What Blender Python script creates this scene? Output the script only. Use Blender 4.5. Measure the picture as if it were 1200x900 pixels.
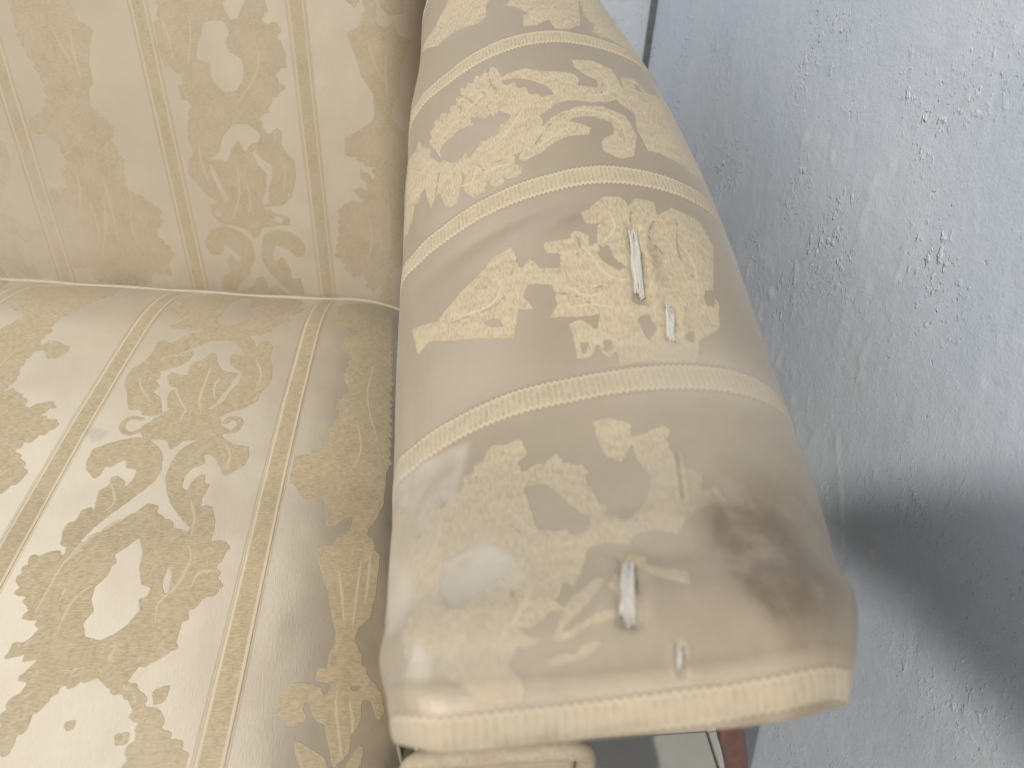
import bpy, bmesh, math, random
import numpy as np
from mathutils import Vector, Matrix
random.seed(7); rng = np.random.default_rng(7)
scene = bpy.context.scene
for o in list(bpy.data.objects): bpy.data.objects.remove(o)
ZO = .87                                  # height of the viewpoint above the floor

# ------------------------------------------------------------------ camera
cd = bpy.data.cameras.new('camera'); cam = bpy.data.objects.new('camera', cd)
scene.collection.objects.link(cam); scene.camera = cam
cam.matrix_world = Matrix(((0.99430116, 0.01633696, -0.10534854, 0),
                           (-0.09496807, 0.58472829, -0.80565123, 0),
                           (0.04843838, 0.81106469, 0.5829475, ZO), (0, 0, 0, 1)))
cd.sensor_width = 36; cd.lens = 850/1200*36; cd.clip_start = .01; cd.clip_end = 50
cd.dof.use_dof = True; cd.dof.focus_distance = .56; cd.dof.aperture_fstop = 9

# ------------------------------------------------------------------ light
world = bpy.data.worlds.new('World'); scene.world = world; world.use_nodes = True
bg = world.node_tree.nodes['Background']; bg.inputs[0].default_value = (.86, .89, .94, 1); bg.inputs[1].default_value = 0.19
def area(name, loc, target, size, power, col, sy=None, spread=180):
    l = bpy.data.lights.new(name, 'AREA'); l.energy = power; l.color = col; l.size = size
    if sy: l.shape = 'RECTANGLE'; l.size_y = sy
    l.spread = math.radians(spread)
    o = bpy.data.objects.new(name, l); scene.collection.objects.link(o)
    o.location = Vector(loc)+Vector((0, 0, ZO))
    o.rotation_euler = (Vector(target)+Vector((0, 0, ZO))-o.location).to_track_quat('-Z', 'Y').to_euler()
    return o
area('room_lamp', (-1.02, -1.36, 1.42), (.1, .3, -.3), .035, 66, (1., .95, .87))
area('sheen_fill', (-.95, 1.19, .52), (-.6, .2, -.2), 1.35, 18, (.95, .97, 1.), 1.1)  # added soft light before the solid back wall, for the satin sheen
area('front_fill', (-.4, -1.9, .25), (-.1, .6, -.25), 1.6, 7, (1., .98, .95), 1.3)  # added frontal fill that lifts the backrest; no such source is known
scene.view_settings.view_transform = 'Standard'; scene.view_settings.look = 'None'
scene.view_settings.exposure = 0; scene.view_settings.gamma = 1

# ---------- chair surfaces, metres, origin 0.87 m above the floor between seat and arm ----------
def cr(P, n):
    """centripetal-ish resample of an open polyline through P to n points (Catmull-Rom, arc length)"""
    P = np.asarray(P, float)
    Q = np.vstack([2*P[0]-P[1], P, 2*P[-1]-P[-2]])
    out = []
    for i in range(1, len(Q)-2):
        t = np.linspace(0, 1, 24, endpoint=False)[:, None]
        a, b, c, d = Q[i-1], Q[i], Q[i+1], Q[i+2]
        out.append(.5*((2*b)+(c-a)*t+(2*a-5*b+4*c-d)*t*t+(3*b-a-3*c+d)*t**3))
    out = np.vstack(out+[P[-1:]])
    s = np.r_[0, np.cumsum(np.linalg.norm(np.diff(out, axis=0), axis=1))]
    q = np.linspace(0, s[-1], n)
    return np.c_[tuple(np.interp(q, s, out[:, k]) for k in range(out.shape[1]))]

# arm cross sections (x, z) from the seat up over the crest and round under the roll
SEC = [
 (.100, [(-.016,-.46),(-.016,-.34),(-.016,-.25),(-.012,-.222),(-.004,-.211),(.010,-.209),(.045,-.209),(.08,-.205),(.108,-.202),(.121,-.205),(.1275,-.212),(.120,-.232),(.100,-.255),(.078,-.29),(.066,-.40),(.066,-.62)]),
 (.112, [(-.018,-.46),(-.018,-.34),(-.018,-.24),(-.014,-.212),(-.006,-.203),(.010,-.2015),(.045,-.202),(.08,-.198),(.108,-.194),(.123,-.197),(.1315,-.206),(.128,-.232),(.106,-.265),(.080,-.30),(.066,-.40),(.066,-.62)]),
 (.180, [(-.022,-.46),(-.022,-.34),(-.022,-.262),(-.018,-.236),(-.008,-.222),(.014,-.212),(.05,-.205),(.09,-.199),(.128,-.198),(.149,-.206),(.159,-.222),(.157,-.250),(.135,-.30),(.090,-.32),(.068,-.42),(.068,-.62)]),
 (.278, [(-.024,-.46),(-.024,-.34),(-.022,-.268),(-.010,-.247),(.010,-.230),(.035,-.216),(.066,-.207),(.105,-.200),(.145,-.202),(.174,-.216),(.188,-.240),(.186,-.285),(.155,-.315),(.098,-.33),(.070,-.42),(.070,-.62)]),
 (.360, [(-.025,-.46),(-.025,-.34),(-.024,-.265),(-.013,-.238),(.008,-.217),(.035,-.200),(.070,-.189),(.110,-.184),(.155,-.190),(.186,-.208),(.199,-.234),(.196,-.285),(.163,-.32),(.105,-.335),(.070,-.42),(.070,-.62)]),
 (.448, [(-.024,-.47),(-.024,-.34),(-.023,-.245),(-.010,-.219),(.012,-.199),(.040,-.1805),(.075,-.166),(.112,-.159),(.156,-.1665),(.190,-.186),(.205,-.215),(.203,-.27),(.170,-.31),(.108,-.33),(.072,-.42),(.072,-.62)]),
 (.530, [(-.022,-.48),(-.022,-.33),(-.021,-.222),(-.010,-.193),(.010,-.172),(.040,-.153),(.075,-.140),(.112,-.135),(.155,-.143),(.186,-.160),(.202,-.190),(.202,-.26),(.172,-.305),(.110,-.33),(.074,-.42),(.074,-.62)]),
 (.618, [(-.020,-.49),(-.020,-.32),(-.019,-.195),(-.008,-.164),(.010,-.147),(.038,-.1275),(.068,-.115),(.104,-.1105),(.145,-.117),(.174,-.131),(.191,-.158),(.194,-.24),(.168,-.29),(.110,-.32),(.076,-.42),(.076,-.62)]),
 (.740, [(-.010,-.49),(-.010,-.30),(-.009,-.155),(-.001,-.122),(.014,-.105),(.036,-.089),(.064,-.079),(.095,-.077),(.130,-.084),(.155,-.099),(.172,-.125),(.180,-.21),(.160,-.26),(.11,-.30),(.078,-.42),(.078,-.62)]),
 (.860, [(-.002,-.49),(-.002,-.28),(-.002,-.125),(.005,-.090),(.018,-.072),(.038,-.058),(.062,-.050),(.09,-.049),(.118,-.055),(.140,-.069),(.155,-.095),(.166,-.19),(.150,-.25),(.11,-.29),(.08,-.42),(.08,-.62)]),
 (.960, [(.004,-.49),(.004,-.28),(.004,-.12),(.010,-.085),(.022,-.063),(.040,-.048),(.060,-.042),(.082,-.041),(.105,-.046),(.122,-.058),(.136,-.08),(.150,-.18),(.14,-.25),(.11,-.29),(.08,-.42),(.08,-.62)]),
]
def arm_grid(nu=430, nv=760, y0=.100, y1=.960):
    secs = np.stack([cr(s, 200) for _, s in SEC])           # k,200,2
    ys = np.array([a for a, _ in SEC])
    # parameterise each section by arc length from the crest so threads stay straight
    V = np.linspace(y0, y1, nv)
    U = np.r_[np.linspace(-.30, -.157, 40, endpoint=False), np.linspace(-.157, .138, nu-80, endpoint=False), np.linspace(.138, .42, 40)]
    X = np.empty((nv, nu)); Z = np.empty((nv, nu))
    # smooth interpolation of sections in y (Catmull-Rom on non-uniform knots via Hermite)
    m = np.gradient(secs.reshape(len(ys), -1), ys, axis=0)
    f = secs.reshape(len(ys), -1)
    for j, y in enumerate(V):
        i = min(max(np.searchsorted(ys, y)-1, 0), len(ys)-2)
        h = ys[i+1]-ys[i]; t = (y-ys[i])/h
        g = ((1+2*t)*(1-t)**2*f[i]+t*(1-t)**2*h*m[i]+t*t*(3-2*t)*f[i+1]+t*t*(t-1)*h*m[i+1]).reshape(-1, 2)
        s = np.r_[0, np.cumsum(np.linalg.norm(np.diff(g, axis=0), axis=1))]
        k = int(np.argmax(g[:, 0]))+1          # threads are counted from the crest line x = .085
        c = np.interp(.085, np.maximum.accumulate(g[:k, 0])+np.arange(k)*1e-8, s[:k])
        q = U+c
        X[j] = np.interp(q, s, g[:, 0]); Z[j] = np.interp(q, s, g[:, 1])
    Y = np.repeat(V[:, None], nu, 1)
    zt = Z.max(1, keepdims=True)          # the front end leans back under its rolled edge
    lean = np.clip(zt-.003-Z, 0, .30)
    Y = Y+.66*lean*np.exp(-((Y-.10)/.05)**1.0)
    Y = Y+(.0060+.028*np.clip(X, 0, .12)+.0035*np.clip((X-.098)/.022, 0, 1)**2+.006*np.clip((.004-X)/.02, 0, 1)**2)*np.exp(-(Y-.10)/.03)*np.clip((.22-V[:, None])/.06, 0, 1)
    return U, V, X, Y, Z
def seam_y(x):
    """line where the seat meets the backrest"""
    t = -x-.17
    return .843+.15*.5*(t+np.sqrt(t*t+.0016))
def seat_z(x, y):
    z = -.42-.0*x
    z = z-.050*np.clip((y-seam_y(x)+.183)/.18, 0, 1.1)**2.2
    z = z-.034*np.clip((x+.115)/.105, 0, 1)**2.0
    z = z-.10*np.clip((.17-y)/.09, 0, 1)**2
    z = z+.003*np.sin(x*9+1)*np.sin(y*7)
    return z
def seat_grid(nu=430, nv=560, x0=-.575, x1=-.006, y0=.085, y1=.842):
    U = np.linspace(x0, x1, nu); V = np.linspace(y0, y1, nv)
    X, Y = np.meshgrid(U, V)
    Y = Y+(seam_y(X)-.843)*np.clip((Y-.3)/.542, 0, 1)
    return U, V, X, Y, seat_z(X, Y)
def back_y(x, z):
    y = seam_y(x)
    y = y+.060*(z+.46)*.6
    y = y+.075*np.clip((x+.065)/.07, 0, 1)**2.2
    y = y+.006*np.sin(x*8)*np.cos(z*6)
    return y
def back_grid(nu=430, nv=420, x0=-.70, x1=.004, z0=-.50, z1=-.045):
    U = np.linspace(x0, x1, nu); V = np.linspace(z0, z1, nv)
    X, Z = np.meshgrid(U, V)
    return U, V, X, back_y(X, Z), Z

# ------------------------------------------------------------------ woven figures (outline points in 0.1 mm of cloth)
MOTIF_SEAT = '''
* 0 -2930 7258 -2810 7149 -2842 7455 -2776 7731 -2673 8257 -2328 8244 -1984 8110 -1761 8176 -1532 7751 -1604 7550 -1492 7400 -1569 7233 -1702 7192 -1571 7025 -1708 6970 -1738 6783 -1870 6683 -1964 6709 -2033 6618 -2129 6577 -2303 6577 -2455 6695 -2598 6768 -2698 6741 -2802 6794 -2679 6927 -2755 6999 -2729 7067 -2834 7076
- 0 -2355 6974 -2335 7147 -2345 7332 -2320 7675 -2258 7892 -2147 7737 -2098 7415 -2023 7336 -1944 7236 -1960 7132 -2033 7170 -2039 7029 -2114 6915 -2227 6855 -2308 6891
- 0 -1904 7270 -1896 7458 -1844 7252 -1879 7194
+ 0 -2451 6747 -2563 6635 -2689 6465 -2796 6535 -2832 6454 -2816 6317 -2848 6152 -2925 6034 -2939 5882 -2911 5751 -2854 5650 -2813 5527 -2757 5403 -2651 5399 -2614 5329 -2515 5320 -2455 5370 -2497 5490 -2534 5588 -2628 5673 -2586 5767 -2656 5843 -2624 5899 -2656 5979 -2581 6026 -2471 6105 -2429 6195 -2410 6316 -2435 6345 -2628 6249 -2417 6408 -2313 6544 -2129 6577 -2223 6684
+ 0 -2212 6635 -2040 6651 -1964 6709 -1869 6583 -1828 6457 -1800 6589 -1720 6578 -1661 6484 -1674 6310 -1610 6131 -1577 5929 -1609 5788 -1653 5679 -1649 5573 -1737 5469 -1790 5430 -1876 5403 -1922 5340 -1977 5314 -2080 5371 -2013 5472 -1947 5589 -1938 5695 -1888 5832 -1874 6001 -1934 6055 -2017 6137 -2050 6254 -2042 6331 -1972 6321 -1908 6295 -1957 6415 -2044 6503 -2127 6567
+ 0 -2242 6354 -2188 6304 -2161 6185 -2079 6045 -2009 6021 -1906 5999 -1939 5884 -1955 5774 -1995 5665 -2027 5535 -2089 5408 -2042 5336 -1924 5082 -2441 5071 -2503 5182 -2508 5297 -2397 5324 -2362 5385 -2423 5444 -2466 5566 -2479 5667 -2435 5735 -2508 5771 -2569 5929 -2537 5987 -2478 5948 -2379 5941 -2399 6110 -2357 6171 -2298 6205
+ 0 -2579 5191 -2442 5323 -2353 5378 -2080 5371 -1947 5315 -1891 5198 -1808 5152 -1866 5082 -1822 5015 -2507 5004
+ 0 -2571 5142 -2519 5250 -2448 5362 -2375 5478 -2122 5460 -1985 5407 -1925 5296 -1895 5159 -1987 5117 -2109 5127 -2146 5074 -2186 4970 -2245 4881 -2309 4993 -2363 5095 -2456 5041 -2539 5065
l 48 -2605 5280 -2704 5293 -2745 5217 -2712 5118 -2637 5083 -2554 5143
l 57 -1909 5145 -1802 5128 -1746 5188 -1759 5294 -1841 5312 -1873 5255
+ 0 -2852 4651 -2878 4742 -2882 4885 -2790 4947 -2692 4998 -2589 5038 -2461 5003 -2353 4917 -2292 4819 -2253 4652 -2268 4515 -2328 4405 -2389 4310 -2491 4168 -2537 4089 -2578 4003 -2615 3910 -2647 3775 -2685 3767 -2693 3857 -2749 3877 -2779 4008 -2773 4084 -2723 4103 -2723 4202 -2664 4241 -2627 4200 -2664 4408 -2610 4473 -2621 4550 -2586 4583 -2502 4516 -2477 4439 -2438 4561 -2447 4640 -2534 4663 -2564 4733 -2536 4769 -2632 4721 -2660 4663 -2715 4686 -2711 4583 -2749 4539
+ 0 -2195 4560 -2201 4723 -2166 4894 -2076 4997 -1955 5051 -1815 5026 -1751 4961 -1612 4935 -1582 4820 -1598 4696 -1665 4626 -1732 4568 -1782 4651 -1842 4772 -1905 4834 -1959 4822 -1919 4724 -1980 4676 -2022 4653 -2046 4560 -2040 4447 -1989 4402 -1981 4491 -1941 4582 -1888 4593 -1872 4489 -1822 4477 -1850 4333 -1839 4226 -1798 4246 -1748 4223 -1692 4075 -1679 3955 -1683 3877 -1566 3871 -1543 3793 -1558 3701 -1594 3612 -1748 3568 -1864 3699 -1983 3928 -1945 4004 -1864 3972 -1870 4022 -1983 4146 -2077 4274 -2144 4404
* 0 -2229 4276 -2171 4233 -2141 4130 -2041 4087 -2004 4006 -1925 3926 -1713 3765 -1568 3683 -1641 3579 -1739 3533 -1826 3453 -1934 3459 -2082 3551 -2128 3658 -2108 3728 -2150 3821 -2178 3934 -2228 3936 -2247 3861 -2328 3809 -2306 3700 -2354 3564 -2392 3483 -2658 3495 -2671 3662 -2616 3801 -2544 3908 -2500 3982 -2447 4038 -2394 4096 -2327 4114 -2308 4195 -2261 4235
- 0 -1907 3457 -1911 3665 -1870 3540 -1870 3422
* 0 -2878 3502 -2917 3652 -2901 3772 -2819 3804 -2722 3801 -2667 3764 -2574 3925 -2449 4055 -2335 4152 -2211 4231 -2045 4064 -1881 3941 -1702 3856 -1576 3869 -1541 3772 -1597 3646 -1567 3572 -1518 3414 -1624 3354 -1680 3261 -1721 3079 -1697 2988 -1777 2922 -1843 2899 -1949 2851 -2037 2830 -2038 2763 -2178 2827 -2230 2777 -2407 2843 -2504 2797 -2586 2856 -2501 2932 -2646 2998 -2732 3004 -2714 3072 -2609 3108 -2615 3211 -2736 3292 -2751 3385
- 0 -2209 3933 -2140 3799 -2123 3655 -2067 3514 -1984 3459 -1991 3394 -2039 3380 -2009 3282 -2052 3177 -2117 3106 -2190 3067 -2289 3103 -2341 3195 -2310 3300 -2357 3398 -2366 3496 -2315 3577 -2317 3663 -2287 3697 -2339 3771 -2265 3841
- 0 -1920 3663 -1875 3573 -1857 3435 -1881 3404 -1924 3506
m 48 -2643 3737 -2607 3861 -2538 3980 -2410 4113 -2277 4253
- 0 -2407 2843 -2379 2924 -2194 2939 -2222 2885 -2316 2850
* 0 -2556 2526 -2572 2663 -2512 2761 -2450 2864 -2350 2940 -2191 3000 -1944 3069 -1752 3146 -1718 3068 -1757 2939 -1937 2813 -1915 2744 -1834 2711 -1794 2541 -1873 2649 -2026 2726 -2078 2810 -2182 2804 -2215 2766 -2317 2761 -2339 2671 -2394 2612 -2423 2468 -2459 2378 -2471 2334
+ 0 -1746 2691 -1650 2723 -1652 2606 -1716 2585
+ 0 -1892 2427 -1805 2432 -1793 2361 -1857 2354
+ 0 -2204 2524 -2140 2531 -2128 2470 -2169 2461
* 0 -1841 2582 -1830 2697 -1743 2562 -1677 2569 -1607 2404 -1503 2349 -1397 2191 -1318 2045 -1746 2081 -1775 2302 -1748 2428
* 0 -5164 7662 -4528 7891 -3867 8285 -3730 7579 -3852 7206 -3893 7018 -4009 6868 -4003 6754 -3965 6568 -4068 6538 -4090 6460 -4057 6239 -4086 6096 -4101 5959 -3961 5918 -3936 5809 -3961 5723 -4099 5689 -4458 6398 -4358 6540 -4289 6608 -4266 6715 -4186 6829 -4294 7040 -4314 7222 -4495 7534 -5047 7475
+ 0 -3887 6293 -3945 6267 -4062 6191 -4030 6362 -3930 6391 -3921 6467 -3831 6458 -3748 6398 -3650 6364 -3655 6241 -3707 6167 -3797 6152
* 0 -4065 5601 -3892 5662 -3734 5538 -3649 5382 -3548 5473 -3450 5475 -3394 5409 -3478 5374 -3514 5297 -3418 5267 -3283 5206 -3344 5090 -3425 4999 -3482 4949 -3469 4891 -3555 4909 -3418 4777 -3343 4667 -3296 4559 -3334 4507 -3381 4421 -3474 4388
s 0 -3044 5116 -2920 5150 -2821 5099 -2842 5007 -2911 4975 -2973 5035
* 0 -1104 7603 -524 8406 -449 6118 -413 4819 -724 4383 -1211 4502 -1202 4621 -971 4965 -938 5199 -870 5406 -919 5600 -812 5786 -892 5988 -842 6358 -978 6576 -798 6912 -1063 7082
+ 0 -1310 4794 -430 4898 -437 4349 -499 4113 -548 3977 -474 3921 -484 3840 -439 3797 -449 3454 -474 3219 -556 3124 -551 3065 -672 3045 -739 3219 -768 3376 -810 3471 -871 3656 -910 3817 -866 3793 -774 3832 -755 3921 -725 3897 -666 4027 -661 4150 -728 4094 -779 4025 -847 3996 -877 4216 -918 4318 -1035 4258 -1107 4353 -1168 4465 -1280 4605
- 0 -545 4038 -499 4113 -421 3998 -426 3802 -469 3826 -488 3916
+ 0 -716 3150 -506 3186 -563 3084 -563 3020 -532 2952 -510 2919 -510 2848 -473 2831 -465 2774 -417 2726 -374 2668 -348 2542 -374 2484 -405 2520 -429 2602 -469 2616 -495 2569 -482 2518 -495 2433 -537 2367 -538 2269 -578 2208 -618 2168 -645 2259 -673 2353 -691 2432 -738 2439 -772 2488 -788 2549 -819 2569 -830 2506 -797 2466 -827 2414 -899 2408 -955 2474 -1011 2470 -971 2515 -992 2588 -951 2630 -902 2685 -825 2687 -744 2659 -707 2586 -677 2665 -690 2691 -779 2706 -775 2803 -719 2784 -720 2889 -687 2965 -686 3064
- 0 -562 2679 -495 2712 -511 2653 -549 2647
+ 0 -851 2326 -813 2307 -754 2271 -678 2228 -645 2166 -614 2123 -770 2115 -828 2222
+ 0 -470 2341 -459 2251 -477 2182 -563 2145 -527 2242
m 22 -2107 5358 -2176 5579 -2187 5815 -2195 6153
m 22 -2232 5378 -2366 5596 -2461 5773
m 22 -2039 5585 -2088 5767 -2070 5932
m 22 -2813 5889 -2748 5732 -2610 5535
m 22 -1794 6272 -1696 6010 -1694 5731
m 22 -2698 6147 -2658 6238 -2436 6284
m 19 -2263 5258 -2267 5341 -2255 5426
m 19 -2610 4516 -2507 4301 -2554 4179
m 19 -1942 4335 -1858 4122 -1837 3922
m 19 -1804 4974 -1738 4822 -1734 4650
m 19 -2685 3290 -2673 3542 -2653 3728 -2569 3833
m 19 -2483 3159 -2477 3372 -2434 3466 -2385 3513
m 19 -1871 3902 -1789 3747 -1808 3500 -1896 3339 -1876 3180
m 19 -1547 3607 -1692 3580 -1717 3461
m 19 -727 3620 -679 3388 -645 3155
m 19 -573 3722 -577 3407 -583 3150
m 19 -510 3814 -506 3525 -519 3321
m 19 -567 2191 -601 2360 -636 2540 -637 2647
m 19 -523 2310 -535 2468 -564 2591
m 19 -717 5347 -662 4986 -698 4713
m 19 -624 6322 -653 5732 -528 5130
'''
MOTIF_BACK = '''
* 0 -2779 -1273 -2792 -1457 -2885 -1598 -2967 -1754 -2914 -1849 -2828 -1943 -2719 -2009 -2660 -2092 -2758 -2187 -2718 -2289 -2635 -2345 -2696 -2487 -2690 -2612 -2528 -2602 -2238 -2506 -2102 -2451 -1980 -2475 -1880 -2548 -1907 -2409 -1809 -2389 -1740 -2233 -1587 -2122 -1678 -2008 -1653 -1935 -1541 -1887 -1547 -1704 -1595 -1623 -1561 -1479 -1723 -1492 -1720 -1372 -1739 -1216
- 0 -2364 -1540 -2326 -1497 -2249 -1479 -2145 -1473 -2095 -1524 -2095 -1606 -2155 -1692 -2112 -1787 -2041 -1811 -1992 -1880 -2021 -2054 -2119 -2178 -2247 -2201 -2327 -2131 -2370 -2031 -2347 -1914 -2490 -1866 -2443 -1708 -2399 -1637
- 0 -2116 -1313 -2014 -1230 -1840 -1221 -1918 -1342 -1980 -1451 -2056 -1469 -2088 -1404
+ 0 -2723 -2518 -2661 -2560 -2548 -2461 -2129 -2323 -1969 -2472 -1869 -2582 -1829 -2627 -1726 -2552 -1674 -2596 -1704 -2739 -1649 -2856 -1575 -2926 -1591 -3150 -1665 -3356 -1778 -3465 -1929 -3486 -2031 -3505 -1892 -3577 -1723 -3622 -1735 -3716 -1915 -3739 -2072 -3775 -2140 -3889 -2196 -3920 -2256 -3814 -2351 -3779 -2575 -3752 -2657 -3650 -2657 -3518 -2551 -3485 -2682 -3390 -2776 -3243 -2855 -3147 -2811 -2996 -2730 -2894 -2767 -2730
- 0 -2355 -2680 -2211 -2532 -2046 -2522 -1923 -2632 -1962 -2728 -2061 -2757 -2124 -2857 -2196 -2718 -2289 -2842 -2359 -2968 -2501 -2952 -2603 -2983 -2439 -2876 -2396 -2777
- 0 -2569 -2993 -2517 -3101 -2483 -3249 -2416 -3425 -2476 -3481 -2533 -3253 -2578 -3105
- 0 -1943 -2919 -1858 -2987 -1848 -3086 -1922 -3266 -1948 -3448 -2027 -3479 -1963 -3294 -1921 -3090 -2003 -2995 -2052 -2852 -2024 -2827
- 0 -1896 -3603 -1788 -3638 -1835 -3707 -1907 -3684
- 0 -2629 -3569 -2520 -3589 -2560 -3671 -2621 -3661
+ 0 -2810 -3986 -2719 -3843 -2529 -3777 -2361 -3834 -2230 -3977 -2222 -4174 -2325 -4412 -2483 -4569 -2552 -4663 -2736 -4645 -2650 -4461 -2560 -4397 -2587 -4254 -2520 -4165 -2434 -4274 -2406 -4186 -2484 -4106 -2573 -4027 -2651 -4173 -2756 -4179 -2813 -4070
+ 0 -2118 -3998 -2058 -3856 -1895 -3778 -1748 -3812 -1630 -3889 -1579 -3999 -1605 -4113 -1712 -4145 -1802 -4036 -1951 -4002 -1991 -4103 -1994 -4217 -1869 -4153 -1799 -4322 -1804 -4469 -1695 -4434 -1656 -4671 -1800 -4647 -1945 -4536 -2081 -4367 -2139 -4226
+ 0 -2470 -4658 -2299 -4587 -2254 -4466 -2169 -4431 -2120 -4546 -2115 -4606 -2001 -4554 -1884 -4682 -1904 -4835 -2505 -4873
* 0 -4349 -1356 -3744 -1319 -3700 -1475 -3769 -1707 -3838 -1879 -3889 -2053 -3877 -2336 -3860 -2481 -3685 -2544 -3598 -2651 -3629 -2767 -3797 -2739 -3878 -2821 -3921 -2980 -4264 -3001 -4286 -2808 -4434 -2780 -4575 -2731 -4525 -2634 -4337 -2530 -4247 -2359 -4257 -2147 -4302 -1993 -4360 -1827 -4380 -1662
* 0 -4200 -2784 -3862 -2763 -3910 -2940 -3837 -3034 -3872 -3237 -3719 -3269 -3593 -3406 -3485 -3462 -3293 -3600 -3291 -3774 -3426 -3915 -3298 -4088 -3237 -4199 -3349 -4322 -3331 -4487 -3445 -4470 -3549 -4451 -3653 -4625 -3757 -4606 -3907 -4687 -4026 -4645 -4321 -4612 -4313 -4421 -4580 -4460 -4864 -4406 -5083 -4419 -4981 -4093 -4784 -3860 -4633 -3636 -4555 -3443 -4322 -3408 -4335 -3245 -4232 -3098 -4252 -2961
+ 0 -872 -1541 -652 -1437 -444 -1489 -389 -1427 -342 -1565 -201 -1650 -279 -1799 -340 -1981 -349 -2197 -417 -2259 -452 -2422 -308 -2623 -318 -2879 -999 -2845 -982 -2649 -802 -2549 -642 -2432 -626 -2174 -743 -1980 -801 -1774
+ 0 -548 -1164 -257 -1182 -281 -1374 -421 -1376 -505 -1307
* 0 -995 -2805 -277 -2851 -245 -3089 -339 -3480 -355 -3921 -409 -4230 -564 -4344 -563 -4787 -715 -4735 -641 -4585 -701 -4488 -774 -4612 -835 -4540 -866 -4347 -1020 -4398 -1099 -4303 -1112 -4209 -1210 -4117 -1179 -4001 -1144 -3841 -1115 -3510 -984 -3400 -824 -3418 -875 -3291 -973 -3262 -851 -3239 -713 -3267 -803 -3124 -844 -3002 -759 -3061 -648 -3203 -675 -2978 -845 -2881
m 21 -2412 -3688 -2282 -3365 -2242 -2985
m 21 -2242 -3731 -2165 -3409 -2190 -3105
m 21 -1760 -3335 -1702 -3079 -1724 -2883
m 21 -2647 -2722 -2662 -3036 -2597 -3333
m 21 -2492 -1440 -2505 -1643 -2595 -1929
m 21 -1858 -1607 -1816 -1814 -1912 -2049 -2145 -2330
m 21 -2792 -1457 -2748 -1658 -2740 -1895
m 21 -3939 -3490 -3983 -3814 -4145 -4273
m 21 -4160 -3194 -4207 -3505 -4328 -3790
m 21 -3635 -3577 -3680 -3929 -3586 -4242
m 21 -790 -3525 -751 -3879 -835 -4204
m 21 -530 -3228 -530 -3657 -552 -4109
m 21 -662 -1585 -605 -1821 -507 -2033
m 21 -452 -1655 -482 -1894 -478 -2179
'''
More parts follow.
